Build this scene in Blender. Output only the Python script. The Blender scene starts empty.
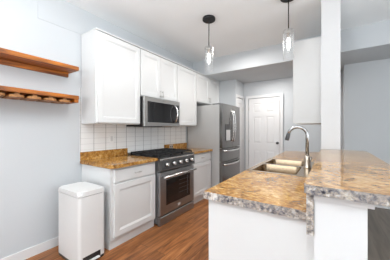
import bpy, bmesh, math, random
from mathutils import Vector, Matrix

random.seed(7)
scene = bpy.context.scene
C = scene.collection

# ------------------------------------------------------------------ camera
cam_d = bpy.data.cameras.new('camera')
cam = bpy.data.objects.new('camera', cam_d)
C.objects.link(cam)
cam.location = (2.533, 0.0, 1.29)
cam.rotation_euler = (math.radians(90), 0, 0.585)
cam_d.sensor_width = 36
cam_d.lens = 203.143 / 390 * 36
cam_d.shift_y = -0.4 / 390
cam_d.clip_start = 0.02
scene.camera = cam

# ------------------------------------------------------------------ world, lights, exposure
scene.view_settings.view_transform = 'Standard'
scene.view_settings.look = 'None'
scene.view_settings.gamma = 1
scene.view_settings.use_curve_mapping = False
scene.view_settings.exposure = 0.35

w = bpy.data.worlds.new('world')
scene.world = w
w.use_nodes = True
w.node_tree.nodes['Background'].inputs[0].default_value = (0.80, 0.90, 1.0, 1)
w.node_tree.nodes['Background'].inputs[1].default_value = 1.0


def area(name, loc, target, sx, sy, power, col=(1, 1, 1)):
    d = bpy.data.lights.new(name, 'AREA')
    d.shape = 'RECTANGLE'
    d.size, d.size_y = sx, sy
    d.energy = power
    d.color = col
    o = bpy.data.objects.new(name, d)
    C.objects.link(o)
    o.location = loc
    o.rotation_euler = (Vector(target) - Vector(loc)).to_track_quat('-Z', 'Y').to_euler()
    return o


# daylight through the windows behind the camera and in the dining room
area('daylight_back', (1.15, -3.05, 1.45), (1.15, 0, 1.45), 1.7, 1.6, 25, (1.0, 0.99, 0.98))
area('daylight_back_two', (3.75, -3.05, 1.45), (3.75, 0, 1.45), 1.7, 1.6, 25, (1.0, 0.99, 0.98))
area('daylight_dining', (5.28, 1.3, 1.45), (0, 1.3, 1.45), 2.6, 1.6, 44, (0.98, 0.99, 1.0))
# the photographer's flash, bounced off the ceiling
area('bounced_flash', (2.1, -0.55, 1.75), (2.1, -0.5, 2.77), 0.8, 0.8, 112, (0.90, 0.965, 1.0))
# added downward fill lights under the ceiling, no fixtures hang there
for i, (lx, ly) in enumerate(((1.2, -0.9), (4.0, 0.9), (1.3, 3.1), (1.25, 1.3), (1.5, 4.25))):
    area('added_fill_light', (lx, ly, 2.70 if ly < 3.7 else 2.43), (lx, ly, 0), 0.35, 0.35, (6 if ly < 2 else 11), (1.0, 0.97, 0.93))

# ------------------------------------------------------------------ materials
def newmat(name):
    m = bpy.data.materials.new(name)
    m.use_nodes = True
    nt = m.node_tree
    b = nt.nodes['Principled BSDF']
    return m, nt, b


def plain(name, col, rough=0.5, metal=0.0, noise=0.0, nscale=30, bump=0.0, bscale=200, coat=0.0):
    m, nt, b = newmat(name)
    b.inputs['Base Color'].default_value = (*col, 1)
    b.inputs['Roughness'].default_value = rough
    b.inputs['Metallic'].default_value = metal
    if coat:
        b.inputs['Coat Weight'].default_value = coat
        b.inputs['Coat Roughness'].default_value = 0.1
    tc = nt.nodes.new('ShaderNodeTexCoord')
    n = nt.nodes.new('ShaderNodeTexNoise')
    n.inputs['Scale'].default_value = nscale
    n.inputs['Detail'].default_value = 3
    nt.links.new(tc.outputs['Object'], n.inputs['Vector'])
    mix = nt.nodes.new('ShaderNodeMix')
    mix.data_type = 'RGBA'
    k = 1 - noise
    mix.inputs[6].default_value = (col[0] * k, col[1] * k, col[2] * k, 1)
    mix.inputs[7].default_value = (*[min(1, c * (1 + noise)) for c in col], 1)
    nt.links.new(n.outputs['Fac'], mix.inputs[0])
    nt.links.new(mix.outputs[2], b.inputs['Base Color'])
    if bump:
        n2 = nt.nodes.new('ShaderNodeTexNoise')
        n2.inputs['Scale'].default_value = bscale
        nt.links.new(tc.outputs['Object'], n2.inputs['Vector'])
        bp = nt.nodes.new('ShaderNodeBump')
        bp.inputs['Strength'].default_value = bump
        bp.inputs['Distance'].default_value = 0.002
        nt.links.new(n2.outputs['Fac'], bp.inputs['Height'])
        nt.links.new(bp.outputs['Normal'], b.inputs['Normal'])
    return m


def ramp(nt, stops):
    r = nt.nodes.new('ShaderNodeValToRGB')
    e = r.color_ramp.elements
    while len(e) > 1:
        e.remove(e[-1])
    e[0].position = stops[0][0]
    e[0].color = (*stops[0][1], 1)
    for p, c in stops[1:]:
        x = e.new(p)
        x.color = (*c, 1)
    return r


def granite(name, stops, mott, scale=5.0, rough=0.12, sharp=0.55):
    m, nt, b = newmat(name)
    tc = nt.nodes.new('ShaderNodeTexCoord')
    mp = nt.nodes.new('ShaderNodeMapping')
    mp.inputs['Rotation'].default_value = (0.3, 0.2, 0.6)
    mp.inputs['Scale'].default_value = (1.0, 1.25, 1.1)
    nt.links.new(tc.outputs['Object'], mp.inputs['Vector'])
    n1 = nt.nodes.new('ShaderNodeTexNoise')
    n1.inputs['Scale'].default_value = scale
    n1.inputs['Detail'].default_value = 8
    n1.inputs['Roughness'].default_value = 0.68
    n1.inputs['Distortion'].default_value = 1.2
    nt.links.new(mp.outputs[0], n1.inputs['Vector'])
    r1 = ramp(nt, stops)
    nt.links.new(n1.outputs['Fac'], r1.inputs[0])
    n1.inputs['Detail'].default_value = 10
    n2 = nt.nodes.new('ShaderNodeTexNoise')
    n2.inputs['Scale'].default_value = scale * 5
    n2.inputs['Detail'].default_value = 6
    n2.inputs['Roughness'].default_value = 0.7
    nt.links.new(mp.outputs[0], n2.inputs['Vector'])
    r2 = ramp(nt, mott)
    nt.links.new(n2.outputs['Fac'], r2.inputs[0])
    n3 = nt.nodes.new('ShaderNodeTexNoise')
    n3.inputs['Scale'].default_value = scale * 2.2
    n3.inputs['Detail'].default_value = 5
    n3.inputs['Roughness'].default_value = 0.65
    nt.links.new(tc.outputs['Object'], n3.inputs['Vector'])
    r3 = ramp(nt, [(0.38, (0.25,) * 3), (0.62, (0.75,) * 3)])
    nt.links.new(n3.outputs['Fac'], r3.inputs[0])
    mix = nt.nodes.new('ShaderNodeMix')
    mix.data_type = 'RGBA'
    nt.links.new(r3.outputs[0], mix.inputs[0])
    nt.links.new(r1.outputs[0], mix.inputs[6])
    nt.links.new(r2.outputs[0], mix.inputs[7])
    nt.links.new(mix.outputs[2], b.inputs['Base Color'])
    b.inputs['Roughness'].default_value = rough
    b.inputs['Specular IOR Level'].default_value = 0.35
    return m


def wood(name, dark, light, axis='Y', rough=0.45, scale=1.0):
    m, nt, b = newmat(name)
    tc = nt.nodes.new('ShaderNodeTexCoord')
    mp = nt.nodes.new('ShaderNodeMapping')
    s = [22 * scale] * 3
    s['XYZ'.index(axis)] = 1.6 * scale
    mp.inputs['Scale'].default_value = s
    nt.links.new(tc.outputs['Object'], mp.inputs['Vector'])
    n = nt.nodes.new('ShaderNodeTexNoise')
    n.inputs['Scale'].default_value = 1.5
    n.inputs['Detail'].default_value = 6
    n.inputs['Distortion'].default_value = 0.8
    nt.links.new(mp.outputs[0], n.inputs['Vector'])
    mid = tuple((a + c) / 2 for a, c in zip(dark, light))
    r = ramp(nt, [(0.32, dark), (0.5, mid), (0.68, light)])
    nt.links.new(n.outputs['Fac'], r.inputs[0])
    nt.links.new(r.outputs[0], b.inputs['Base Color'])
    b.inputs['Roughness'].default_value = rough
    return m


def floor_mat():
    m, nt, b = newmat('wood_plank_floor')
    tc = nt.nodes.new('ShaderNodeTexCoord')
    mp = nt.nodes.new('ShaderNodeMapping')
    mp.inputs['Rotation'].default_value = (0, 0, math.radians(90))
    nt.links.new(tc.outputs['Object'], mp.inputs['Vector'])
    br = nt.nodes.new('ShaderNodeTexBrick')
    br.offset = 0.37
    br.inputs['Scale'].default_value = 1.0
    br.inputs['Brick Width'].default_value = 1.15
    br.inputs['Row Height'].default_value = 0.125
    br.inputs['Mortar Size'].default_value = 0.0022
    br.inputs['Mortar Smooth'].default_value = 0.2
    br.inputs['Color1'].default_value = (0.0, 0.0, 0.0, 1)
    br.inputs['Color2'].default_value = (1.0, 1.0, 1.0, 1)
    br.inputs['Mortar'].default_value = (0.5, 0.5, 0.5, 1)
    nt.links.new(mp.outputs[0], br.inputs['Vector'])
    mp2 = nt.nodes.new('ShaderNodeMapping')
    mp2.inputs['Scale'].default_value = (16, 1.5, 16)
    nt.links.new(tc.outputs['Object'], mp2.inputs['Vector'])
    sep = nt.nodes.new('ShaderNodeVectorMath')
    sep.operation = 'MULTIPLY_ADD'
    sep.inputs[1].default_value = (7, 7, 7)
    nt.links.new(br.outputs['Color'], sep.inputs[0])
    nt.links.new(mp2.outputs[0], sep.inputs[2])
    n = nt.nodes.new('ShaderNodeTexNoise')
    n.inputs['Scale'].default_value = 1.0
    n.inputs['Detail'].default_value = 7
    n.inputs['Roughness'].default_value = 0.62
    n.inputs['Distortion'].default_value = 1.4
    nt.links.new(sep.outputs[0], n.inputs['Vector'])
    r = ramp(nt, [(0.30, (0.085, 0.031, 0.014)), (0.44, (0.22, 0.083, 0.029)),
                  (0.57, (0.33, 0.132, 0.047)), (0.72, (0.45, 0.20, 0.08))])
    nt.links.new(n.outputs['Fac'], r.inputs[0])
    # plank to plank tone
    mul = nt.nodes.new('ShaderNodeMix')
    mul.data_type = 'RGBA'
    mul.blend_type = 'MULTIPLY'
    mul.inputs[0].default_value = 1.0
    r2 = ramp(nt, [(0.0, (0.72, 0.70, 0.68)), (1.0, (1.15, 1.12, 1.08))])
    nt.links.new(br.outputs['Color'], r2.inputs[0])
    nt.links.new(r.outputs[0], mul.inputs[6])
    nt.links.new(r2.outputs[0], mul.inputs[7])
    seam = nt.nodes.new('ShaderNodeMix')
    seam.data_type = 'RGBA'
    nt.links.new(br.outputs['Fac'], seam.inputs[0])
    nt.links.new(mul.outputs[2], seam.inputs[6])
    seam.inputs[7].default_value = (0.05, 0.022, 0.012, 1)
    nt.links.new(seam.outputs[2], b.inputs['Base Color'])
    b.inputs['Roughness'].default_value = 0.36
    b.inputs['Specular IOR Level'].default_value = 0.3
    return m


def tile_mat():
    m, nt, b = newmat('white_square_tile')
    tc = nt.nodes.new('ShaderNodeTexCoord')
    sp = nt.nodes.new('ShaderNodeSeparateXYZ')
    nt.links.new(tc.outputs['Object'], sp.inputs[0])
    cb = nt.nodes.new('ShaderNodeCombineXYZ')
    nt.links.new(sp.outputs['Y'], cb.inputs['X'])
    nt.links.new(sp.outputs['Z'], cb.inputs['Y'])
    def grid(wd, ht, mortar, off):
        mp = nt.nodes.new('ShaderNodeMapping')
        mp.inputs['Location'].default_value = off
        nt.links.new(cb.outputs[0], mp.inputs['Vector'])
        br = nt.nodes.new('ShaderNodeTexBrick')
        br.offset = 0.0
        br.inputs['Scale'].default_value = 1.0
        br.inputs['Brick Width'].default_value = wd
        br.inputs['Row Height'].default_value = ht
        br.inputs['Mortar Size'].default_value = mortar
        nt.links.new(mp.outputs[0], br.inputs['Vector'])
        return br
    vert = grid(0.167, 50.0, 0.0032, (0.044, 10.0, 0))
    br = grid(50.0, 0.070, 0.0022, (10.0, 0.01, 0))
    mv = nt.nodes.new('ShaderNodeMix')
    mv.data_type = 'RGBA'
    mv.inputs[6].default_value = (0.82, 0.82, 0.815, 1)
    mv.inputs[7].default_value = (0.62, 0.62, 0.62, 1)
    nt.links.new(br.outputs['Fac'], mv.inputs[0])
    mh = nt.nodes.new('ShaderNodeMix')
    mh.data_type = 'RGBA'
    nt.links.new(vert.outputs['Fac'], mh.inputs[0])
    nt.links.new(mv.outputs[2], mh.inputs[6])
    mh.inputs[7].default_value = (0.30, 0.30, 0.30, 1)
    nt.links.new(mh.outputs[2], b.inputs['Base Color'])
    b.inputs['Roughness'].default_value = 0.18
    bp = nt.nodes.new('ShaderNodeBump')
    bp.inputs['Strength'].default_value = 0.5
    bp.inputs['Distance'].default_value = 0.002
    bp.invert = True
    nt.links.new(br.outputs['Fac'], bp.inputs['Height'])
    nt.links.new(bp.outputs['Normal'], b.inputs['Normal'])
    return m


def steel(name, col, rough, stretch='Z'):
    m, nt, b = newmat(name)
    b.inputs['Metallic'].default_value = 1.0
    tc = nt.nodes.new('ShaderNodeTexCoord')
    mp = nt.nodes.new('ShaderNodeMapping')
    s = [60, 60, 60]
    s['XYZ'.index(stretch)] = 1.0
    mp.inputs['Scale'].default_value = s
    nt.links.new(tc.outputs['Object'], mp.inputs['Vector'])
    n = nt.nodes.new('ShaderNodeTexNoise')
    n.inputs['Scale'].default_value = 2.0
    n.inputs['Detail'].default_value = 3
    nt.links.new(mp.outputs[0], n.inputs['Vector'])
    r = ramp(nt, [(0.3, tuple(c * 0.92 for c in col)), (0.7, tuple(min(1, c * 1.06) for c in col))])
    nt.links.new(n.outputs['Fac'], r.inputs[0])
    nt.links.new(r.outputs[0], b.inputs['Base Color'])
    b.inputs['Roughness'].default_value = rough
    return m


def glass_shade():
    m, nt, b = newmat('clear_pendant_glass')
    nt.nodes.remove(b)
    out = nt.nodes['Material Output']
    tr = nt.nodes.new('ShaderNodeBsdfTransparent')
    tr.inputs[0].default_value = (0.93, 0.94, 0.95, 1)
    gl = nt.nodes.new('ShaderNodeBsdfGlossy')
    gl.inputs['Roughness'].default_value = 0.25
    df = nt.nodes.new('ShaderNodeBsdfTranslucent')
    df.inputs[0].default_value = (0.9, 0.9, 0.9, 1)
    lw = nt.nodes.new('ShaderNodeLayerWeight')
    lw.inputs['Blend'].default_value = 0.25
    ad = nt.nodes.new('ShaderNodeMath')
    ad.operation = 'MULTIPLY_ADD'
    ad.inputs[1].default_value = 0.5
    ad.inputs[2].default_value = 0.03
    nt.links.new(lw.outputs['Facing'], ad.inputs[0])
    m1 = nt.nodes.new('ShaderNodeMixShader')
    m1.inputs[0].default_value = 0.12
    nt.links.new(tr.outputs[0], m1.inputs[1])
    nt.links.new(df.outputs[0], m1.inputs[2])
    mx = nt.nodes.new('ShaderNodeMixShader')
    nt.links.new(ad.outputs[0], mx.inputs[0])
    nt.links.new(m1.outputs[0], mx.inputs[1])
    nt.links.new(gl.outputs[0], mx.inputs[2])
    nt.links.new(mx.outputs[0], out.inputs['Surface'])
    return m


def emit(name, col, strength):
    m, nt, b = newmat(name)
    b.inputs['Base Color'].default_value = (*col, 1)
    b.inputs['Emission Color'].default_value = (*col, 1)
    b.inputs['Emission Strength'].default_value = strength
    return m


M = {}
M['wall'] = plain('pale_blue_grey_paint', (0.545, 0.568, 0.588), 0.75, noise=0.015, nscale=3, bump=0.05)
M['ceil'] = plain('white_ceiling_paint', (0.86, 0.88, 0.89), 0.85, noise=0.03, nscale=2, bump=0.15, bscale=60)
M['white'] = plain('white_cabinet_paint', (0.68, 0.685, 0.685), 0.38, noise=0.012, nscale=6)
M['trim'] = plain('white_trim_paint', (0.69, 0.69, 0.695), 0.42, noise=0.01, nscale=6)
M['column'] = plain('off_white_wall_paint', (0.60, 0.60, 0.605), 0.6, noise=0.01, nscale=6)
M['door'] = plain('white_door_paint', (0.72, 0.72, 0.725), 0.45, noise=0.01, nscale=6)
M['bin'] = plain('white_bin_enamel', (0.70, 0.70, 0.695), 0.42, noise=0.01, nscale=5)
M['floor'] = floor_mat()
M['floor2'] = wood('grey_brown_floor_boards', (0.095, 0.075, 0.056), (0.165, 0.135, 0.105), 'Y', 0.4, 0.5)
M['tile'] = tile_mat()
M['granite'] = granite('golden_brown_granite',
                       [(0.35, (0.025, 0.013, 0.007)), (0.42, (0.20, 0.085, 0.022)),
                        (0.49, (0.37, 0.17, 0.036)), (0.56, (0.52, 0.275, 0.066)), (0.66, (0.68, 0.48, 0.22))],
                       [(0.36, (0.04, 0.024, 0.014)), (0.43, (0.28, 0.12, 0.026)), (0.54, (0.50, 0.26, 0.062)),
                        (0.64, (0.70, 0.52, 0.26))], 6.5)
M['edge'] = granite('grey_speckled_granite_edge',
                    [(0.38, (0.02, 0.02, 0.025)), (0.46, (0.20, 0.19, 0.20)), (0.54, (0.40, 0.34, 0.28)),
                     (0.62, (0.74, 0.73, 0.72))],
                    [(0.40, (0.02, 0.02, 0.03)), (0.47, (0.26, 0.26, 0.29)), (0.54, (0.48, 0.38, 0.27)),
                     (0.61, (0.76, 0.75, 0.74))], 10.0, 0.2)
M['bartop'] = granite('beige_brown_granite',
                      [(0.36, (0.05, 0.028, 0.018)), (0.43, (0.22, 0.11, 0.044)), (0.50, (0.42, 0.235, 0.092)),
                       (0.58, (0.52, 0.33, 0.155)), (0.68, (0.60, 0.46, 0.28))],
                      [(0.38, (0.10, 0.06, 0.04)), (0.46, (0.30, 0.165, 0.075)), (0.54, (0.46, 0.28, 0.125)),
                       (0.66, (0.60, 0.45, 0.27))], 6.0, 0.06)
M['shelfwood'] = wood('honey_stained_pine', (0.13, 0.030, 0.002), (0.58, 0.180, 0.010), 'Y', 0.45)
M['railwood'] = wood('light_wood_rail', (0.20, 0.075, 0.018), (0.44, 0.20, 0.06), 'X', 0.5)
M['steel'] = steel('brushed_stainless', (0.46, 0.455, 0.445), 0.30, 'Y')
M['dsteel'] = steel('dark_brushed_stainless', (0.36, 0.37, 0.38), 0.40, 'Y')
M['hsteel'] = steel('bright_handle_steel', (0.74, 0.735, 0.725), 0.25, 'Y')
M['psteel'] = steel('dark_control_panel_steel', (0.22, 0.22, 0.222), 0.35, 'Y')
M['fside'] = plain('grey_painted_steel_side', (0.50, 0.50, 0.495), 0.42, metal=0.35, noise=0.05, nscale=4)
M['ffront'] = steel('black_tinted_stainless', (0.24, 0.237, 0.232), 0.24, 'Z')
M['chrome'] = plain('chrome', (0.78, 0.78, 0.78), 0.12, metal=1.0)
M['nickel'] = plain('brushed_nickel', (0.55, 0.54, 0.52), 0.3, metal=1.0)
M['faucet'] = plain('polished_steel_faucet', (0.42, 0.42, 0.425), 0.24, metal=1.0)
M['warmnickel'] = plain('warm_brushed_nickel', (0.60, 0.53, 0.45), 0.3, metal=1.0)
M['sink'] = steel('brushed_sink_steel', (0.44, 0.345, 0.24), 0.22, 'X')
M['black'] = plain('black_enamel', (0.014, 0.014, 0.015), 0.32, noise=0.1)
M['iron'] = plain('cast_iron_black', (0.010, 0.010, 0.011), 0.62, noise=0.2, nscale=90, bump=0.2)
M['glassblack'] = plain('black_oven_glass', (0.012, 0.012, 0.013), 0.06)
M['darkgrey'] = plain('dark_grey_plastic', (0.06, 0.06, 0.062), 0.4, noise=0.05)
M['lightgrey'] = plain('pale_grey_plastic', (0.62, 0.62, 0.62), 0.4, noise=0.02)
M['plate'] = plain('white_plastic_plate', (0.80, 0.80, 0.79), 0.35, noise=0.01)
M['shade'] = glass_shade()
M['bulb'] = emit('lit_bulb', (1.0, 0.98, 0.95), 5)
M['bronze'] = plain('matte_black_metal', (0.012, 0.012, 0.013), 0.45, metal=0.3)

# ------------------------------------------------------------------ mesh helpers
def I(p):
    return Vector(p)


def face_px(x0):            # (u, v, w) -> plane facing +X, w outwards, u = Y, v = Z
    return lambda p: Vector((x0 + p[2], p[0], p[1]))


def face_nx(x0):            # plane facing -X (u runs along -Y)
    return lambda p: Vector((x0 - p[2], -p[0], p[1]))


def face_ny(y0):            # plane facing -Y
    return lambda p: Vector((p[0], y0 - p[2], p[1]))


def box(bm, x0, x1, y0, y1, z0, z1, T=I, bev=0.0, seg=2):
    co = [(x0, y0, z0), (x1, y0, z0), (x1, y1, z0), (x0, y1, z0), (x0, y0, z1), (x1, y0, z1), (x1, y1, z1), (x0, y1, z1)]
    vs = [bm.verts.new(T(c)) for c in co]
    fs = [(3, 2, 1, 0), (4, 5, 6, 7), (0, 1, 5, 4), (1, 2, 6, 5), (2, 3, 7, 6), (3, 0, 4, 7)]
    ff = [bm.faces.new([vs[i] for i in f]) for f in fs]
    if bev:
        ed = list({e for f in ff for e in f.edges})
        bmesh.ops.bevel(bm, geom=ed, offset=bev, segments=seg, affect='EDGES', profile=0.5)


def rings(bm, u0, u1, v0, v1, prof, T=I):
    """stacked rectangles (inset, w): first and last are capped"""
    prev = None
    for i, (a, wv) in enumerate(prof):
        r = [bm.verts.new(T(c)) for c in ((u0 + a, v0 + a, wv), (u1 - a, v0 + a, wv), (u1 - a, v1 - a, wv), (u0 + a, v1 - a, wv))]
        if prev:
            for k in range(4):
                bm.faces.new((prev[k], prev[(k + 1) % 4], r[(k + 1) % 4], r[k]))
        else:
            bm.faces.new(r[::-1])
        prev = r
    bm.faces.new(prev)


def tube(bm, pts, r, seg=10, cap=True):
    pts = [Vector(p) for p in pts]
    rr = r if isinstance(r, (list, tuple)) else [r] * len(pts)
    prev = None
    up = None
    for i, p in enumerate(pts):
        if i == 0:
            t = pts[1] - p
        elif i == len(pts) - 1:
            t = p - pts[i - 1]
        else:
            t = (pts[i + 1] - p).normalized() + (p - pts[i - 1]).normalized()
        t.normalize()
        if up is None:
            up = Vector((0, 0, 1)) if abs(t.z) < 0.9 else Vector((1, 0, 0))
        a = t.cross(up).normalized()
        b = a.cross(t).normalized()
        up = b
        ring = [bm.verts.new(p + (a * math.cos(2 * math.pi * k / seg) + b * math.sin(2 * math.pi * k / seg)) * rr[i]) for k in range(seg)]
        if prev:
            for k in range(seg):
                f = bm.faces.new((prev[k], prev[(k + 1) % seg], ring[(k + 1) % seg], ring[k]))
                f.smooth = True
        elif cap:
            bm.faces.new(ring[::-1])
        prev = ring
    if cap:
        bm.faces.new(prev)


def lathe(bm, cx, cy, prof, seg=24, cap=True):
    prev = None
    for i, (r, z) in enumerate(prof):
        ring = [bm.verts.new((cx + r * math.cos(2 * math.pi * k / seg), cy + r * math.sin(2 * math.pi * k / seg), z)) for k in range(seg)]
        if prev:
            for k in range(seg):
                f = bm.faces.new((prev[k], prev[(k + 1) % seg], ring[(k + 1) % seg], ring[k]))
                f.smooth = True
        elif cap:
            bm.faces.new(ring[::-1])
        prev = ring
    if cap:
        bm.faces.new(prev)


def prism(bm, poly, z0, z1):
    a = [bm.verts.new((x, y, z0)) for x, y in poly]
    b = [bm.verts.new((x, y, z1)) for x, y in poly]
    n = len(poly)
    bm.faces.new(a[::-1])
    bm.faces.new(b)
    for k in range(n):
        bm.faces.new((a[k], a[(k + 1) % n], b[(k + 1) % n], b[k]))


def round_rect(x0, x1, y0, y1, rad, seg=6):
    """rad = radii at (x0y0, x1y0, x1y1, x0y1)"""
    pts = []
    for (cx, cy, a0, r) in ((x0, y0, 180, rad[0]), (x1, y0, 270, rad[1]), (x1, y1, 0, rad[2]), (x0, y1, 90, rad[3])):
        if r <= 0:
            pts.append((cx, cy))
            continue
        ox = cx + r if cx == x0 else cx - r
        oy = cy + r if cy == y0 else cy - r
        for k in range(seg + 1):
            a = math.radians(a0 + 90 * k / seg)
            pts.append((ox + r * math.cos(a), oy + r * math.sin(a)))
    return pts


def finish(bm, name, mat, smooth_deg=None):
    bmesh.ops.recalc_face_normals(bm, faces=bm.faces)
    me = bpy.data.meshes.new(name)
    bm.to_mesh(me)
    bm.free()
    for m in (mat if isinstance(mat, (list, tuple)) else [mat]):
        me.materials.append(m)
    if smooth_deg:
        me.polygons.foreach_set('use_smooth', [True] * len(me.polygons))
        me.set_sharp_from_angle(angle=math.radians(smooth_deg))
    return me


def root_of(o):
    while o.parent:
        o = o.parent
    return o


def part(name, bm, mat, parent, smooth=None, label=None):
    """mesh built in world coordinates, stored relative to the thing it belongs to"""
    me = finish(bm, name, mat, smooth)
    org = root_of(parent)['_o']
    me.transform(Matrix.Translation((-org[0], -org[1], -org[2])))
    o = bpy.data.objects.new(name, me)
    C.objects.link(o)
    o.parent = parent
    if label:
        o['label'] = label
    return o


def thing(name, label, cat, loc, group=None):
    o = bpy.data.objects.new(name, None)
    o.empty_display_size = 0.1
    C.objects.link(o)
    o.location = loc
    o['_o'] = list(loc)
    o['label'] = label
    o['category'] = cat
    if group:
        o['group'] = group
    return o


def single(name, bm, mat, label, cat, org=(0, 0, 0), group=None, smooth=None):
    me = finish(bm, name, mat, smooth)
    me.transform(Matrix.Translation((-org[0], -org[1], -org[2])))
    o = bpy.data.objects.new(name, me)
    C.objects.link(o)
    o.location = org
    o['_o'] = list(org)
    o['label'] = label
    o['category'] = cat
    if group:
        o['group'] = group
    return o


def struct(name, bm, mat, parent=None):
    me = finish(bm, name, mat)
    o = bpy.data.objects.new(name, me)
    C.objects.link(o)
    if parent:
        o.parent = parent
    else:
        o['kind'] = 'structure'
        o['_o'] = [0, 0, 0]
    return o


def copy_tree(o, parent=None):
    c = o.copy()
    C.objects.link(c)
    if parent:
        c.parent = parent
    for ch in list(o.children):
        copy_tree(ch, c)
    return c


def sbox(name, mat, *b):
    bm = bmesh.new()
    box(bm, *b)
    return struct(name, bm, mat)


# ------------------------------------------------------------------ room shell
CEIL, DROP = 2.77, 2.446
XR, YB, YF, YD = 5.2, -3.0, 4.923, 4.50
sbox('floor', M['floor'], -0.1, 2.56, YB - 0.1, YF + 0.1, -0.1, 0.0)
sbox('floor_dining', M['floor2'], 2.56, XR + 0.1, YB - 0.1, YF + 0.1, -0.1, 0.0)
sbox('ceiling', M['ceil'], -0.1, XR + 0.1, YB - 0.1, YF + 0.1, CEIL, CEIL + 0.1)
sbox('wall_left', M['wall'], -0.1, 0.0, YB - 0.1, YF + 0.1, 0.0, CEIL)
sbox('wall_far', M['wall'], 0.0, 2.75, YF, YF + 0.1, 0.0, CEIL)
sbox('wall_dining', M['wall'], 2.75, XR, YD, YF + 0.1, 0.0, CEIL)
# dropped ceiling beyond the kitchen, its front is the bulkhead
bm = bmesh.new()
box(bm, 0.0, XR, 3.726, YF, DROP, CEIL)
o = struct('ceiling_dropped', bm, M['wall'])
# shallow furring above the cabinets
sbox('wall_soffit', M['wall'], 0.0, 0.004, 0.86, 3.726, 2.452, CEIL)
# closet block behind the refrigerator, door opening cut on its +X side
bm = bmesh.new()
box(bm, 0.0, 0.64, 4.392, YF, 0, DROP)
box(bm, 0.64, 0.737, 4.392, 4.455, 0, DROP)
box(bm, 0.64, 0.737, 4.865, YF, 0, DROP)
box(bm, 0.64, 0.737, 4.455, 4.865, 2.05, DROP)
struct('wall_closet', bm, M['wall'])
# end wall between kitchen and dining room (its near end reads as a column)
sbox('wall_column', M['column'], 2.456, 2.631, 2.67, 3.72, 0.0, CEIL)
# knee wall under the raised bar
bm = bmesh.new()
box(bm, 2.482, 2.645, 0.935, 2.668, 0.0, 1.036)
kw = struct('wall_knee', bm, M['trim'])
bm = bmesh.new()
box(bm, 2.476, 2.663, 0.926, 0.935, 1.014, 1.0365)
box(bm, 2.645, 2.663, 0.935, 2.668, 1.014, 1.0365)
struct('trim_1', bm, M['trim'])


def wall_windows(name, fixed, axis, lo, hi, holes, thick, sign):
    """wall plane with window openings; holes = (a0, a1, z0, z1)"""
    bm = bmesh.new()
    f0, f1 = sorted((fixed, fixed + sign * thick))

    def b(a0, a1, z0, z1):
        if axis == 'x':
            box(bm, a0, a1, f0, f1, z0, z1)
        else:
            box(bm, f0, f1, a0, a1, z0, z1)
    a = lo
    for (h0, h1, z0, z1) in holes:
        b(a, h0, 0, CEIL)
        b(h0, h1, 0, z0)
        b(h0, h1, z1, CEIL)
        a = h1
    b(a, hi, 0, CEIL)
    struct(name, bm, M['wall'])


def window(n, fixed, axis, h):
    bm = bmesh.new()
    a0, a1, z0, z1 = h
    f0, f1 = fixed - 0.03, fixed + 0.03

    def b(p0, p1, q0, q1):
        if axis == 'x':
            box(bm, p0, p1, f0, f1, q0, q1)
        else:
            box(bm, f0, f1, p0, p1, q0, q1)
    t = 0.05
    b(a0, a1, z0, z0 + t)
    b(a0, a1, z1 - t, z1)
    b(a0, a0 + t, z0 + t, z1 - t)
    b(a1 - t, a1, z0 + t, z1 - t)
    m_ = (a0 + a1) / 2
    b(m_ - 0.02, m_ + 0.02, z0 + t, z1 - t)
    struct('window_%d' % n, bm, M['trim'])


hb = [(0.3, 2.0, 0.65, 2.25), (2.9, 4.6, 0.65, 2.25)]
wall_windows('wall_back', YB, 'x', 0.0, XR, hb, 0.1, -1)
window(1, YB - 0.005, 'x', hb[0])
window(2, YB - 0.005, 'x', hb[1])
hr = [(0.0, 2.6, 0.65, 2.25)]
wall_windows('wall_right', XR, 'y', YB, YD, hr, 0.1, 1)
window(3, XR + 0.005, 'y', hr[0])

# baseboards
sbox('baseboard_left', M['trim'], 0.0, 0.014, YB, 1.298, 0.0, 0.095)
sbox('baseboard_far', M['trim'], 1.672, 2.75, YF - 0.014, YF, 0.0, 0.095)
sbox('baseboard_dining', M['trim'], 2.75, XR, YD - 0.014, YD, 0.0, 0.095)
bm = bmesh.new()
box(bm, 0.0005, 0.008, 1.285, 3.47, 0.90, 1.80)
struct('wall_tile', bm, M['tile'])


def casing(bm, u0, u1, ztop, wd, T, t=0.018):
    """door casing around the opening u0..u1"""
    box(bm, u0 - wd, u0, 0, ztop, 0, t, T)
    box(bm, u1, u1 + wd, 0, ztop, 0, t, T)
    box(bm, u0 - wd, u1 + wd, ztop, ztop + wd, 0, t, T)


KNOB_Z = 0.985


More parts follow.
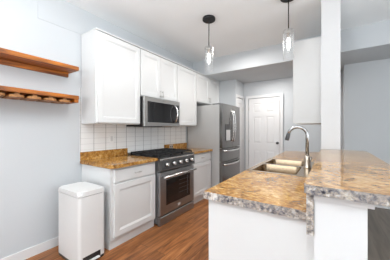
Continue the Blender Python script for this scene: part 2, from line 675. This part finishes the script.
def panel_door(name, u0, u1, ztop, T, cols, knob_u, hinge_u):
    bm = bmesh.new()
    box(bm, u0, u1, 0.008, ztop, -0.032, -0.012, T)
    d = struct(name, bm, M['door'])
    st = 0.105 if cols == 2 else 0.08
    rows = [(0.008 + 0.20, 0.80), (0.96, 1.60), (1.70, ztop - 0.12)]
    bm = bmesh.new()
    wd = u1 - u0
    box(bm, u0, u0 + st, 0.008, ztop, -0.012, 0.0, T)
    box(bm, u1 - st, u1, 0.008, ztop, -0.012, 0.0, T)
    zs = [0.008] + [z for r in rows for z in r] + [ztop]
    for k in range(0, len(zs), 2):
        box(bm, u0 + st, u1 - st, zs[k], zs[k + 1], -0.012, 0.0, T)
    spans = [(u0 + st, u1 - st)]
    if cols == 2:
        mid = (u0 + u1) / 2
        spans = [(u0 + st, mid - 0.05), (mid + 0.05, u1 - st)]
        for (a, b_) in rows:
            box(bm, mid - 0.05, mid + 0.05, a, b_, -0.012, 0.0, T)
    struct('door_frame', bm, M['door'], d)
    for (a, b_) in spans:
        for (z0, z1) in rows:
            bm = bmesh.new()
            rings(bm, a, b_, z0, z1, [(0.012, -0.013), (0.02, -0.011), (0.045, -0.003), (0.05, -0.003)], T)
            struct('door_panel', bm, M['door'], d)
    bm = bmesh.new()
    casing(bm, u0 - 0.012, u1 + 0.012, ztop + 0.01, 0.062, T)
    struct('door_casing', bm, M['trim'], d)
    if knob_u:
        bm = bmesh.new()
        c = T((knob_u, KNOB_Z, 0.0))
        n = (T((knob_u, KNOB_Z, 1.0)) - c).normalized()
        tube(bm, [c, c + n * 0.006, c + n * 0.0061, c + n * 0.03, c + n * 0.034, c + n * 0.05, c + n * 0.062, c + n * 0.066],
             [0.03, 0.03, 0.012, 0.012, 0.024, 0.03, 0.024, 0.008], 14)
        struct('door_knob', bm, M['darkgrey'], d)
    if hinge_u:
        for z in (0.25, 1.02, 1.8):
            bm = bmesh.new()
            tube(bm, [T((hinge_u, z - 0.045, 0.006)), T((hinge_u, z + 0.045, 0.006))], 0.008, 8)
            struct('hinge', bm, M['nickel'], d)
    return d


panel_door('door_1', 0.884, 1.592, 2.035, face_ny(YF - 0.034), 2, 1.548, 0.878)
panel_door('door_2', 4.470, 4.850, 2.035, face_px(0.737), 1, None, 4.856)

# ------------------------------------------------------------------ cabinets
SHAKER = lambda fr, t=0.02: [(0, 0), (0, t - 0.002), (0.002, t), (fr, t), (fr + 0.004, t - 0.005), (fr + 0.012, t - 0.005), (fr + 0.016, t - 0.010)]
SLAB = [(0, 0), (0, 0.014), (0.006, 0.02)]


def pull(T, u, v, vertical, parent, w0=0.02, ln=0.10):
    bm = bmesh.new()
    h = ln / 2
    k = (lambda s, wv: T((u, v + s, wv))) if vertical else (lambda s, wv: T((u + s, v, wv)))
    tube(bm, [k(-h, w0 + 0.026), k(h, w0 + 0.026)], 0.0055, 8)
    for s in (-h * 0.72, h * 0.72):
        tube(bm, [k(s, w0), k(s, w0 + 0.026)], 0.0045, 8)
    return part('handle', bm, M['nickel'], parent)


def cab_door(T, u0, u1, v0, v1, root, fr=0.06, handle=None):
    bm = bmesh.new()
    rings(bm, u0, u1, v0, v1, SHAKER(fr), T)
    d = part('door', bm, M['white'], root)
    if handle:
        pull(T, handle[0], handle[1], True, d)
    return d


def drawer(T, u0, u1, v0, v1, root, handle=True):
    bm = bmesh.new()
    rings(bm, u0, u1, v0, v1, SLAB, T)
    d = part('drawer', bm, M['white'], root)
    if handle:
        pull(T, (u0 + u1) / 2, (v0 + v1) / 2, False, d)
    return d


def wall_cab(y0, y1, z0, z1, label, doors, handles, x_front=0.312):
    t = thing('wall_cabinet', label, 'cabinet', (0.009, y0, z0), 'white upper cabinets along the left wall')
    bm = bmesh.new()
    box(bm, 0.009, x_front, y0, y1, z0, z1)
    part('body', bm, M['white'], t)
    bm = bmesh.new()
    box(bm, 0.009, x_front + 0.028, y0 + (-0.004 if y0 < 1.4 else 0), y1, z1, z1 + 0.014)
    part('top_trim', bm, M['white'], t)
    T = face_px(x_front)
    for (a, b), h in zip(doors, handles):
        cab_door(T, a, b, z0 + 0.012, z1 - 0.012, t, 0.058, h)
    return t


ZT = 2.430
wall_cab(1.300, 1.944, 1.362, ZT, 'tall white wall cabinet with one wide door, at the near end beside the wood shelves',
         [(1.318, 1.938)], [None])
wall_cab(1.946, 2.764, 1.762, ZT, 'white two-door wall cabinet directly above the microwave',
         [(1.952, 2.352), (2.356, 2.758)], [(2.328, 1.84), (2.382, 1.84)])
wall_cab(2.766, 3.388, 1.362, ZT, 'tall white one-door wall cabinet between the microwave and the refrigerator',
         [(2.772, 3.382)], [None])
wall_cab(3.390, 4.388, 1.845, ZT, 'short white two-door wall cabinet above the refrigerator',
         [(3.396, 3.886), (3.890, 4.380)], [(3.86, 1.93), (3.916, 1.93)])

# wall cabinet on the column side, seen from its flat end
t = thing('wall_cabinet', 'white wall cabinet hung above the sink counter, flat side panel towards us', 'cabinet', (2.455, 2.95, 1.37))
bm = bmesh.new()
box(bm, 2.150, 2.455, 2.95, 3.71, 1.37, 2.44)
part('body', bm, M['white'], t)
T = face_nx(2.150)
cab_door(T, -3.325, -2.955, 1.38, 2.43, t, 0.058, None)
cab_door(T, -3.705, -3.330, 1.38, 2.43, t, 0.058, None)


def base_cab(y0, y1, label, with_side):
    t = thing('base_cabinet', label, 'cabinet', (0.009, y0, 0), 'white base cabinets along the left wall')
    bm = bmesh.new()
    box(bm, 0.009, 0.595, y0, y1, 0.10, 0.873)
    part('body', bm, M['white'], t)
    bm = bmesh.new()
    box(bm, 0.009, 0.575, y0, y1, 0.0, 0.10)
    part('toe_kick', bm, M['white'], t)
    T = face_px(0.595)
    drawer(T, y0 + 0.035, y1 - 0.012, 0.715, 0.855, t)
    cab_door(T, y0 + 0.035, y1 - 0.012, 0.125, 0.695, t, 0.062, None)
    return t


base_cab(1.303, 1.962, 'white base cabinet beside the white trash can, one drawer over one door', True)
base_cab(2.790, 3.466, 'white base cabinet between the range and the refrigerator', False)


def counter(y0, y1, label, rad):
    t = thing('countertop', label, 'countertop', (0.009, y0, 0.874), 'golden granite counters along the left wall')
    bm = bmesh.new()
    prism(bm, round_rect(0.009, 0.645, y0, y1, rad), 0.8745, 0.914)
    bmesh.ops.bevel(bm, geom=[e for e in bm.edges if abs(e.verts[0].co.z - e.verts[1].co.z) < 1e-5], offset=0.006, segments=2, affect='EDGES')
    part('slab', bm, M['granite'], t)
    bm = bmesh.new()
    box(bm, 0.009, 0.030, y0, y1, 0.915, 1.015, bev=0.002)
    part('backsplash', bm, M['granite'], t)
    return t


counter(1.284, 1.966, 'golden brown granite countertop near the wood shelves, left of the range', (0, 0.06, 0, 0))
counter(2.787, 3.470, 'golden brown granite countertop right of the range, against the refrigerator', (0, 0, 0, 0))

# ------------------------------------------------------------------ island with sink and raised bar
t = thing('island_cabinet', 'white island base cabinet with a plain end panel, under the sink counter', 'cabinet', (2.18, 1.085, 0))
bm = bmesh.new()
box(bm, 1.925, 2.450, 1.105, 1.74, 0.10, 0.868)
box(bm, 1.925, 2.450, 1.74, 2.80, 0.10, 0.66)
box(bm, 1.925, 2.450, 2.80, 3.90, 0.10, 0.868)
part('body', bm, M['white'], t)
bm = bmesh.new()
box(bm, 1.915, 2.480, 1.085, 1.105, 0.0, 0.868)
part('end_panel', bm, M['white'], t)
bm = bmesh.new()
box(bm, 1.975, 2.450, 1.105, 3.90, 0.0, 0.10)
part('toe_kick', bm, M['white'], t)
T = face_nx(1.925)
ys = [1.11, 1.80, 2.30, 2.80, 3.35, 3.895]
for a, b in zip(ys[:-1], ys[1:]):
    cab_door(T, -b + 0.004, -a - 0.004, 0.125, 0.695, t, 0.058, (-b + 0.05, 0.6))
    drawer(T, -b + 0.004, -a - 0.004, 0.715, 0.855, t)


def slab_hole(bm, xs, ys, z0, z1):
    """3x3 grid slab with its middle cell open"""
    V = {}
    for i, x in enumerate(xs):
        for j, y in enumerate(ys):
            for k, z in enumerate((z0, z1)):
                V[i, j, k] = bm.verts.new((x, y, z))
    for i in range(3):
        for j in range(3):
            if (i, j) == (1, 1):
                continue
            bm.faces.new([V[i, j, 1], V[i + 1, j, 1], V[i + 1, j + 1, 1], V[i, j + 1, 1]])
            bm.faces.new([V[i, j, 0], V[i, j + 1, 0], V[i + 1, j + 1, 0], V[i + 1, j, 0]])
    for i in range(3):
        for j in (0, 3):
            bm.faces.new([V[i, j, 0], V[i + 1, j, 0], V[i + 1, j, 1], V[i, j, 1]])
            bm.faces.new([V[j, i, 0], V[j, i + 1, 0], V[j, i + 1, 1], V[j, i, 1]])
    for (a, b) in (((1, 1), (2, 1)), ((2, 1), (2, 2)), ((2, 2), (1, 2)), ((1, 2), (1, 1))):
        bm.faces.new([V[a[0], a[1], 0], V[b[0], b[1], 0], V[b[0], b[1], 1], V[a[0], a[1], 1]])


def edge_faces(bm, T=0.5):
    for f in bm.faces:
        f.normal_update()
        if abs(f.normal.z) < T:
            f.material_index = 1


t = thing('countertop', 'golden brown granite sink counter with a grey speckled edge, lower level of the island', 'countertop', (2.18, 1.06, 0.868))
bm = bmesh.new()
slab_hole(bm, [1.886, 1.920, 2.405, 2.4545], [1.062, 1.835, 2.705, 3.93], 0.869, 0.914)
ed = [e for e in bm.edges if (abs(e.verts[0].co.y - 1.062) < 1e-4 and abs(e.verts[1].co.y - 1.062) < 1e-4) or
      (abs(e.verts[0].co.x - 1.886) < 1e-4 and abs(e.verts[1].co.x - 1.886) < 1e-4)]
ed = [e for e in ed if abs(e.verts[0].co.z - e.verts[1].co.z) < 1e-5 or
      (abs(e.verts[0].co.x - 1.886) < 1e-4 and abs(e.verts[0].co.y - 1.062) < 1e-4)]
bmesh.ops.bevel(bm, geom=ed, offset=0.007, segments=3, affect='EDGES')
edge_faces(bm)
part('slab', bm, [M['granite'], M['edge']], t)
bm = bmesh.new()
box(bm, 2.4555, 2.4810, 0.925, 2.668, 0.870, 1.0360)
part('riser', bm, M['edge'], t)

bm = bmesh.new()
prism(bm, round_rect(2.448, 2.842, 0.905, 2.668, (0.012, 0.03, 0.03, 0.0)), 1.037, 1.074)
bmesh.ops.bevel(bm, geom=[e for e in bm.edges if abs(e.verts[0].co.z - e.verts[1].co.z) < 1e-5], offset=0.006, segments=2, affect='EDGES')
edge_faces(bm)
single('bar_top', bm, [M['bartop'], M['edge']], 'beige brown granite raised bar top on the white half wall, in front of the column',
       'countertop', (2.64, 0.905, 1.037))

# sink
t = thing('kitchen_sink', 'double bowl stainless steel sink set in the island counter', 'sink', (2.17, 2.305, 0.70))
bm = bmesh.new()
X0, X1 = 1.903, 2.436
Y0, Y1 = 1.815, 2.722
bx0, bx1 = 1.934, 2.305
bowls = [(1.850, 2.250), (2.300, 2.690)]
zr0, zr1 = 0.9145, 0.918
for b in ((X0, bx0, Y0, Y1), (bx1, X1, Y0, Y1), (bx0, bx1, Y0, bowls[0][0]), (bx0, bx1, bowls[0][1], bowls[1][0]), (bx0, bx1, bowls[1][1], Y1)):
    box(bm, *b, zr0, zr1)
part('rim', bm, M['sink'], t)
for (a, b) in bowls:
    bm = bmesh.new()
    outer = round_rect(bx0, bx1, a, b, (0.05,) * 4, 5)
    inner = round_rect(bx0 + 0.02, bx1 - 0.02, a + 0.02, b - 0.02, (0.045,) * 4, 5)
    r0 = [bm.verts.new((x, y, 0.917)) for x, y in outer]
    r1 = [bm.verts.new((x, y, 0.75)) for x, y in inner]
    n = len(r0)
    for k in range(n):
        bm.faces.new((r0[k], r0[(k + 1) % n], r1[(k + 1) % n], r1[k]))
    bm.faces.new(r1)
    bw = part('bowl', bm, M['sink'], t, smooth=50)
    bm = bmesh.new()
    lathe(bm, (bx0 + bx1) / 2, (a + b) / 2, [(0.045, 0.751), (0.045, 0.753), (0.03, 0.754), (0.028, 0.752)], 18)
    part('drain', bm, M['chrome'], bw)

# faucet
fx, fy = 2.352, 2.255
t = thing('kitchen_faucet', 'tall chrome gooseneck faucet behind the sink', 'faucet', (fx, fy, 0.918))
bm = bmesh.new()
lathe(bm, fx, fy, [(0.034, 0.9185), (0.034, 0.926), (0.028, 0.934), (0.026, 0.99), (0.024, 1.025), (0.017, 1.035)], 20)
part('body', bm, M['warmnickel'], t, label='warm brushed nickel base')
bm = bmesh.new()
R = 0.084
pts = [(fx, fy, 1.025), (fx, fy, 1.232)]
for k in range(1, 13):
    a = math.pi * k / 12
    if k > 11:
        break
    pts.append((fx - R + R * math.cos(a), fy - 0.01 * k / 12, 1.232 + R * math.sin(a)))
tube(bm, pts, 0.0155, 14)
part('spout', bm, M['faucet'], t)
bm = bmesh.new()
p = Vector(pts[-1])
tube(bm, [p + Vector((0, 0, 0.0)), p + Vector((-0.004, 0, -0.02)), p + Vector((-0.016, 0, -0.065)), p + Vector((-0.018, 0, -0.072))],
     [0.017, 0.0185, 0.021, 0.018], 14)
part('spray_head', bm, M['darkgrey'], t, label='dark spray head at the spout end')
bm = bmesh.new()
tube(bm, [(fx, fy, 0.965), (fx + 0.015, fy + 0.035, 0.968), (fx + 0.022, fy + 0.055, 0.985), (fx + 0.03, fy + 0.07, 1.02)],
     [0.013, 0.012, 0.007, 0.006], 10)
part('lever', bm, M['faucet'], t)

# ------------------------------------------------------------------ gas range
RY0, RY1 = 1.974, 2.780
XF = 0.655
t = thing('gas_range', 'stainless steel gas range with black grates between the two base cabinets', 'stove', (0.33, 2.377, 0))
bm = bmesh.new()
box(bm, 0.012, XF - 0.03, RY0, RY1, 0.03, 0.895)
part('body', bm, M['dsteel'], t)
for (x, y) in ((0.06, RY0 + 0.05), (0.06, RY1 - 0.05), (0.58, RY0 + 0.05), (0.58, RY1 - 0.05)):
    bm = bmesh.new()
    lathe(bm, x, y, [(0.02, 0.0), (0.02, 0.03)], 10)
    part('foot', bm, M['black'], t)
bm = bmesh.new()
box(bm, 0.012, XF + 0.015, RY0, RY1, 0.896, 0.916, bev=0.005)
part('cooktop', bm, M['black'], t)
bm = bmesh.new()
box(bm, 0.012, 0.05, RY0, RY1, 0.917, 0.945, bev=0.004)
part('back_trim', bm, M['steel'], t)
# burners
for (x, y, r) in ((0.19, RY0 + 0.15, 0.04), (0.47, RY0 + 0.15, 0.05), (0.33, 2.377, 0.055), (0.19, RY1 - 0.15, 0.04), (0.47, RY1 - 0.15, 0.045)):
    bm = bmesh.new()
    lathe(bm, x, y, [(r + 0.012, 0.917), (r + 0.012, 0.924), (r, 0.926), (r, 0.934), (r - 0.006, 0.938)], 18)
    part('burner', bm, M['iron'], t)
# three grates
gw = (RY1 - RY0 - 0.03) / 3
for k in range(3):
    a = RY0 + 0.015 + k * gw + 0.004
    b = a + gw - 0.008
    bm = bmesh.new()
    z0, z1 = 0.942, 0.960
    x0, x1 = 0.065, XF - 0.015
    bw = 0.014
    box(bm, x0, x1, a, a + bw, z0, z1)
    box(bm, x0, x1, b - bw, b, z0, z1)
    for x in (x0, (x0 + x1) / 2 - bw / 2, x1 - bw):
        box(bm, x, x + bw, a + bw, b - bw, z0, z1)
    m_ = (a + b) / 2
    box(bm, x0 + bw, x1 - bw, m_ - bw / 2, m_ + bw / 2, z0 + 0.002, z1 + 0.002)
    for x in (0.19, 0.47):
        box(bm, x - bw / 2, x + bw / 2, a + bw, b - bw, z0 + 0.001, z1 + 0.001)
    for x in (x0, x1 - bw):
        for y in (a, b - bw):
            box(bm, x, x + bw, y, y + bw, 0.917, z0)
    part('grate', bm, M['iron'], t)
# control panel, slightly sloped
bm = bmesh.new()
prof = [(XF - 0.03, 0.735), (XF + 0.028, 0.735), (XF + 0.033, 0.745), (XF + 0.018, 0.890), (XF + 0.012, 0.8955), (XF - 0.03, 0.8955)]
va = [bm.verts.new((x, RY0, z)) for x, z in prof]
vb = [bm.verts.new((x, RY1, z)) for x, z in prof]
bm.faces.new(va)
bm.faces.new(vb[::-1])
for k in range(len(prof)):
    bm.faces.new((va[k], va[(k + 1) % len(prof)], vb[(k + 1) % len(prof)], vb[k]))
cp = part('control_panel', bm, M['psteel'], t)
nrm = Vector((0.145, 0, 0.015)).normalized()
for k in range(5):
    y = RY0 + 0.115 + k * 0.146
    bm = bmesh.new()
    c = Vector((XF + 0.0265, y, 0.815))
    tube(bm, [c + nrm * 0.006, c + nrm * 0.038, c + nrm * 0.043], [0.026, 0.023, 0.019], 20)
    kb = part('knob', bm, M['hsteel'], t, smooth=40)
    bm = bmesh.new()
    tube(bm, [c, c + nrm * 0.006], [0.040, 0.040], 20)
    part('knob_bezel', bm, M['black'], kb)
    bm = bmesh.new()
    q = c + nrm * 0.046
    box(bm, q.x - 0.002, q.x + 0.006, y - 0.005, y + 0.005, 0.792, 0.842, bev=0.002)
    part('knob_grip', bm, M['chrome'], kb)
bm = bmesh.new()
box(bm, XF - 0.005, XF + 0.026, RY0, RY1, 0.880, 0.8975, bev=0.004)
part('front_rail', bm, M['hsteel'], t)
bm = bmesh.new()
rings(bm, RY0 + 0.02, RY1 - 0.02, 0.752, 0.868, [(0, 0.0), (0, 0.0255), (0.002, 0.0275)], lambda p: Vector((XF + p[2] - (p[1] - 0.752) * 0.1034 + 0.0055, p[0], p[1])))
part('control_face', bm, M['darkgrey'], cp)
# oven door
T = face_px(XF - 0.03)
bm = bmesh.new()
rings(bm, RY0 + 0.004, RY1 - 0.004, 0.135, 0.715, [(0, 0), (0, 0.04), (0.006, 0.046)], T)
od = part('oven_door', bm, M['dsteel'], t)
bm = bmesh.new()
rings(bm, RY0 + 0.125, RY1 - 0.115, 0.255, 0.605, [(0, 0.0465), (0, 0.048), (0.003, 0.050)], T)
wn = part('oven_window', bm, M['glassblack'], od)
bm = bmesh.new()
# oven rack wires seen through the glass
for z in (0.36, 0.42, 0.48, 0.54):
    box(bm, RY0 + 0.40, RY1 - 0.16, z, z + 0.006, 0.0502, 0.0508, T)
box(bm, RY1 - 0.20, RY1 - 0.185, 0.30, 0.58, 0.0502, 0.0508, T)
part('oven_rack', bm, M['darkgrey'], wn)
bm = bmesh.new()
hx = XF + 0.075
tube(bm, [(hx, RY0 + 0.03, 0.655), (hx, RY1 - 0.03, 0.655)], 0.0165, 14)
for y in (RY0 + 0.055, RY1 - 0.055):
    tube(bm, [(XF + 0.012, y, 0.655), (hx, y, 0.655)], 0.013, 10)
part('handle', bm, M['hsteel'], od)
bm = bmesh.new()
rings(bm, 2.36, 2.415, 0.172, 0.205, [(0, 0.0465), (0.002, 0.049)], T)
part('badge', bm, M['lightgrey'], od)
bm = bmesh.new()
rings(bm, RY0 + 0.004, RY1 - 0.004, 0.006, 0.117, [(0, 0), (0, 0.042), (0.004, 0.046)], T)
part('kick_panel', bm, M['dsteel'], t)

# ------------------------------------------------------------------ microwave
MY0, MY1 = 1.958, 2.756
t = thing('microwave', 'stainless steel over the range microwave with a black glass door', 'microwave', (0.2, 2.357, 1.335))
bm = bmesh.new()
box(bm, 0.010, 0.365, MY0, MY1, 1.335, 1.758)
part('body', bm, M['black'], t)
T = face_px(0.365)
bm = bmesh.new()
rings(bm, MY0, MY1, 1.338, 1.757, [(0, 0), (0, 0.026), (0.004, 0.030)], T)
dr = part('door', bm, M['steel'], t)
bm = bmesh.new()
rings(bm, MY0 + 0.06, MY1 - 0.025, 1.395, 1.695, [(0, 0.0305), (0, 0.032), (0.002, 0.033)], T)
part('door_glass', bm, M['glassblack'], dr)
bm = bmesh.new()
hp = []
for k in range(9):
    s = -1 + 2 * k / 8
    hp.append((0.365 + 0.034 + 0.07 * (1 - s * s) ** 0.7, MY1 - 0.150, 1.545 + s * 0.145))
tube(bm, hp, 0.012, 12)
part('handle', bm, M['hsteel'], dr)
bm = bmesh.new()
rings(bm, MY0 + 0.36, MY0 + 0.44, 1.718, 1.728, [(0, 0.0305), (0.001, 0.0315)], T)
part('badge', bm, M['chrome'], dr)
bm = bmesh.new()
for k in range(10):
    y = MY0 + 0.08 + k * 0.065
    box(bm, 0.08, 0.30, y, y + 0.04, 1.330, 1.3345)
part('vent_grille', bm, M['darkgrey'], t)

# ------------------------------------------------------------------ refrigerator
FY0, FY1 = 3.492, 4.384
FM = (FY0 + FY1) / 2
t = thing('refrigerator', 'stainless steel french door refrigerator with two bottom drawers and a dispenser', 'refrigerator', (0.42, FM, 0))
bm = bmesh.new()
box(bm, 0.03, 0.775, FY0, FY1, 0.03, 1.775, bev=0.004)
part('body', bm, M['fside'], t)
bm = bmesh.new()
box(bm, 0.08, 0.74, FY0 + 0.03, FY1 - 0.03, 0.0, 0.029)
part('base', bm, M['black'], t)
for y in (FY0 + 0.01, FY1 - 0.11):
    bm = bmesh.new()
    box(bm, 0.62, 0.80, y, y + 0.10, 1.776, 1.797, bev=0.004)
    part('hinge_cover', bm, M['darkgrey'], t)


def fridge_front(name, y0, y1, z0, z1, crown=0.014):
    bm = bmesh.new()
    n = 8
    poly = [(0.782, y0), (0.782, y1)]
    for k in range(n, -1, -1):
        y = y0 + (y1 - y0) * k / n
        s = (y - FM) / ((FY1 - FY0) / 2)
        poly.append((0.842 + crown * (1 - s * s), y))
    prism(bm, [(x, y) for x, y in poly], z0, z1)
    return part(name, bm, M['ffront'], t, smooth=30)


dl = fridge_front('door', FY0, FM - 0.003, 0.935, 1.79)
dr = fridge_front('door', FM + 0.003, FY1, 0.935, 1.79)
d1 = fridge_front('freezer_drawer', FY0, FY1, 0.675, 0.922)
d2 = fridge_front('freezer_drawer', FY0, FY1, 0.07, 0.662)
for d, y in ((dl, FM - 0.045), (dr, FM + 0.045)):
    bm = bmesh.new()
    pts = []
    for k in range(11):
        s = -1 + 2 * k / 10
        pts.append((0.852 + 0.055 * (1 - abs(s) ** 2.6), y, 1.365 + s * 0.335))
    tube(bm, pts, 0.013, 10)
    part('handle', bm, M['hsteel'], d)
for d, z in ((d1, 0.875), (d2, 0.610)):
    bm = bmesh.new()
    pts = []
    for k in range(11):
        s = -1 + 2 * k / 10
        pts.append((0.846 + 0.06 * (1 - abs(s) ** 2.6), FM + s * 0.40, z))
    tube(bm, pts, 0.016, 10)
    part('handle', bm, M['hsteel'], d)
T = face_px(0.848)
bm = bmesh.new()
rings(bm, 3.615, 3.835, 1.07, 1.40, [(0, -0.004), (0, 0.006), (0.004, 0.010)], T)
dp = part('dispenser', bm, M['darkgrey'], dl)
bm = bmesh.new()
rings(bm, 3.632, 3.818, 1.075, 1.285, [(0, 0.0105), (0.004, 0.013), (0.02, 0.013)], T)
part('dispenser_tray', bm, M['lightgrey'], dp)

# ------------------------------------------------------------------ trash can
KX0, KX1, KY0, KY1 = 0.180, 0.608, 0.968, 1.236
t = thing('trash_can', 'tall white rectangular step trash can beside the base cabinet', 'trash can', (0.389, 1.093, 0))
bm = bmesh.new()
prism(bm, round_rect(KX0 + 0.002, KX1 - 0.002, KY0 + 0.002, KY1 - 0.002, (0.03,) * 4), 0.0, 0.026)
part('base', bm, M['black'], t)
bm = bmesh.new()
prism(bm, round_rect(KX0, KX1, KY0, KY1, (0.032,) * 4), 0.027, 0.651)
part('body', bm, M['bin'], t, smooth=40)
bm = bmesh.new()
prism(bm, round_rect(KX0 + 0.006, KX1 - 0.006, KY0 + 0.006, KY1 - 0.006, (0.03,) * 4), 0.651, 0.656)
part('seam', bm, M['darkgrey'], t)
bm = bmesh.new()
prism(bm, round_rect(KX0 - 0.002, KX1 + 0.002, KY0 - 0.002, KY1 + 0.002, (0.034,) * 4), 0.656, 0.698)
bmesh.ops.bevel(bm, geom=[e for e in bm.edges if e.verts[0].co.z > 0.69 and e.verts[1].co.z > 0.69], offset=0.022, segments=5, affect='EDGES')
part('lid', bm, M['bin'], t, smooth=40)
bm = bmesh.new()
T = face_px(KX1)
rings(bm, 1.005, 1.180, 0.030, 0.085, [(0, 0.0), (0.0, 0.002), (0.003, 0.003)], T)
part('pedal_slot', bm, M['black'], t)
bm = bmesh.new()
box(bm, KX1 + 0.0035, KX1 + 0.035, 1.030, 1.160, 0.030, 0.042, bev=0.004)
part('pedal', bm, M['lightgrey'], t)

# ------------------------------------------------------------------ wood shelves
t = thing('wood_shelf', 'plain honey stained wood shelf on the left wall, the upper of two', 'shelf', (0.001, 0.3, 1.94))
bm = bmesh.new()
box(bm, 0.001, 0.226, -0.6, 1.164, 1.940, 1.982, bev=0.003)
part('board', bm, M['shelfwood'], t)
bm = bmesh.new()
box(bm, 0.001, 0.030, -0.58, 1.145, 1.892, 1.9395, bev=0.002)
part('cleat', bm, M['shelfwood'], t)

t = thing('wine_glass_shelf', 'honey stained wood shelf with stemware rails below it, the lower of two', 'shelf', (0.001, 0.3, 1.62))
bm = bmesh.new()
box(bm, 0.001, 0.226, -0.6, 1.164, 1.622, 1.662, bev=0.003)
part('board', bm, M['shelfwood'], t)
y = 1.032
while y > -0.55:
    bm = bmesh.new()
    box(bm, 0.001, 0.205, y - 0.018, y + 0.018, 1.602, 1.6215)
    prism(bm, round_rect(0.001, 0.222, y - 0.057, y + 0.057, (0, 0.04, 0.04, 0)), 1.580, 1.602)
    part('glass_rail', bm, M['railwood'], t)
    y -= 0.132
bm = bmesh.new()
box(bm, 0.001, 0.222, 1.118, 1.160, 1.586, 1.6215)
part('end_rail', bm, M['shelfwood'], t)

# ------------------------------------------------------------------ pendants
def make_pendant(px, py, label):
    t = thing('pendant_lamp', label, 'pendant light', (px, py, 2.05), 'glass pendant lamps')
    bm = bmesh.new()
    lathe(bm, px, py, [(0.082, CEIL - 0.0005), (0.085, CEIL - 0.006), (0.085, CEIL - 0.028), (0.078, CEIL - 0.034)], 28)
    part('canopy', bm, M['bronze'], t)
    bm = bmesh.new()
    tube(bm, [(px, py, CEIL - 0.034), (px, py, 2.40)], 0.006, 8)
    part('rod', bm, M['bronze'], t)
    bm = bmesh.new()
    lathe(bm, px, py, [(0.010, 2.40), (0.016, 2.385), (0.034, 2.355), (0.036, 2.345), (0.022, 2.343), (0.022, 2.30), (0.018, 2.298)], 20)
    part('socket', bm, M['nickel'], t)
    bm = bmesh.new()
    lathe(bm, px, py, [(0.055, 2.385), (0.056, 2.383), (0.056, 2.060)], 32, cap=False)
    part('glass_shade', bm, M['shade'], t, smooth=40)
    bm = bmesh.new()
    lathe(bm, px, py, [(0.012, 2.298), (0.014, 2.28), (0.015, 2.25), (0.016, 2.215), (0.011, 2.175), (0.004, 2.165)], 18)
    part('bulb', bm, M['bulb'], t)
    return t


P1 = make_pendant(1.198, 2.35, 'lit clear glass cylinder pendant lamp over the kitchen aisle, farther from us')
P2 = copy_tree(P1)
P2.location = (2.156, 2.435, 2.05)
P2['label'] = 'lit clear glass cylinder pendant lamp over the sink counter, beside the hanging cabinet'

# ------------------------------------------------------------------ outlets and switches
def outlet(name, u, v, T, label, cat, mat, wd=0.072, ht=0.115, rocker=False, inner='darkgrey'):
    o_ = T((u, v, 0))
    t = thing(name, label, cat, tuple(o_))
    bm = bmesh.new()
    rings(bm, u - wd / 2, u + wd / 2, v - ht / 2, v + ht / 2, [(0, 0), (0, 0.003), (0.004, 0.006)], T)
    part('cover_plate', bm, mat, t)
    if rocker:
        bm = bmesh.new()
        rings(bm, u - 0.017, u + 0.017, v - 0.033, v + 0.033, [(0, 0.0062), (0.002, 0.009)], T)
        part('rocker', bm, M['lightgrey'], t)
    else:
        for s in (-1, 1):
            bm = bmesh.new()
            if wd > ht:
                rings(bm, u + s * 0.024 - 0.014, u + s * 0.024 + 0.014, v - 0.017, v + 0.017, [(0, 0.0062), (0.002, 0.008)], T)
            else:
                rings(bm, u - 0.017, u + 0.017, v + s * 0.024 - 0.014, v + s * 0.024 + 0.014, [(0, 0.0062), (0.002, 0.008)], T)
            part('socket', bm, M[inner], t)
    return t


outlet('light_switch', 1.71, 1.165, face_px(0.0082), 'white rocker switch on the tile backsplash above the left countertop', 'switch', M['plate'], rocker=True)
outlet('wall_outlet', 2.965, 0.966, face_px(0.0302), 'steel grey outlet on the granite backsplash right of the range', 'outlet', M['nickel'], wd=0.10, ht=0.085)
outlet('wall_outlet', 2.13, 1.17, face_ny(YF), 'white outlet on the far wall, seen through the faucet arch', 'outlet', M['plate'], inner='lightgrey')

for o in bpy.data.objects:
    if '_o' in o:
        del o['_o']
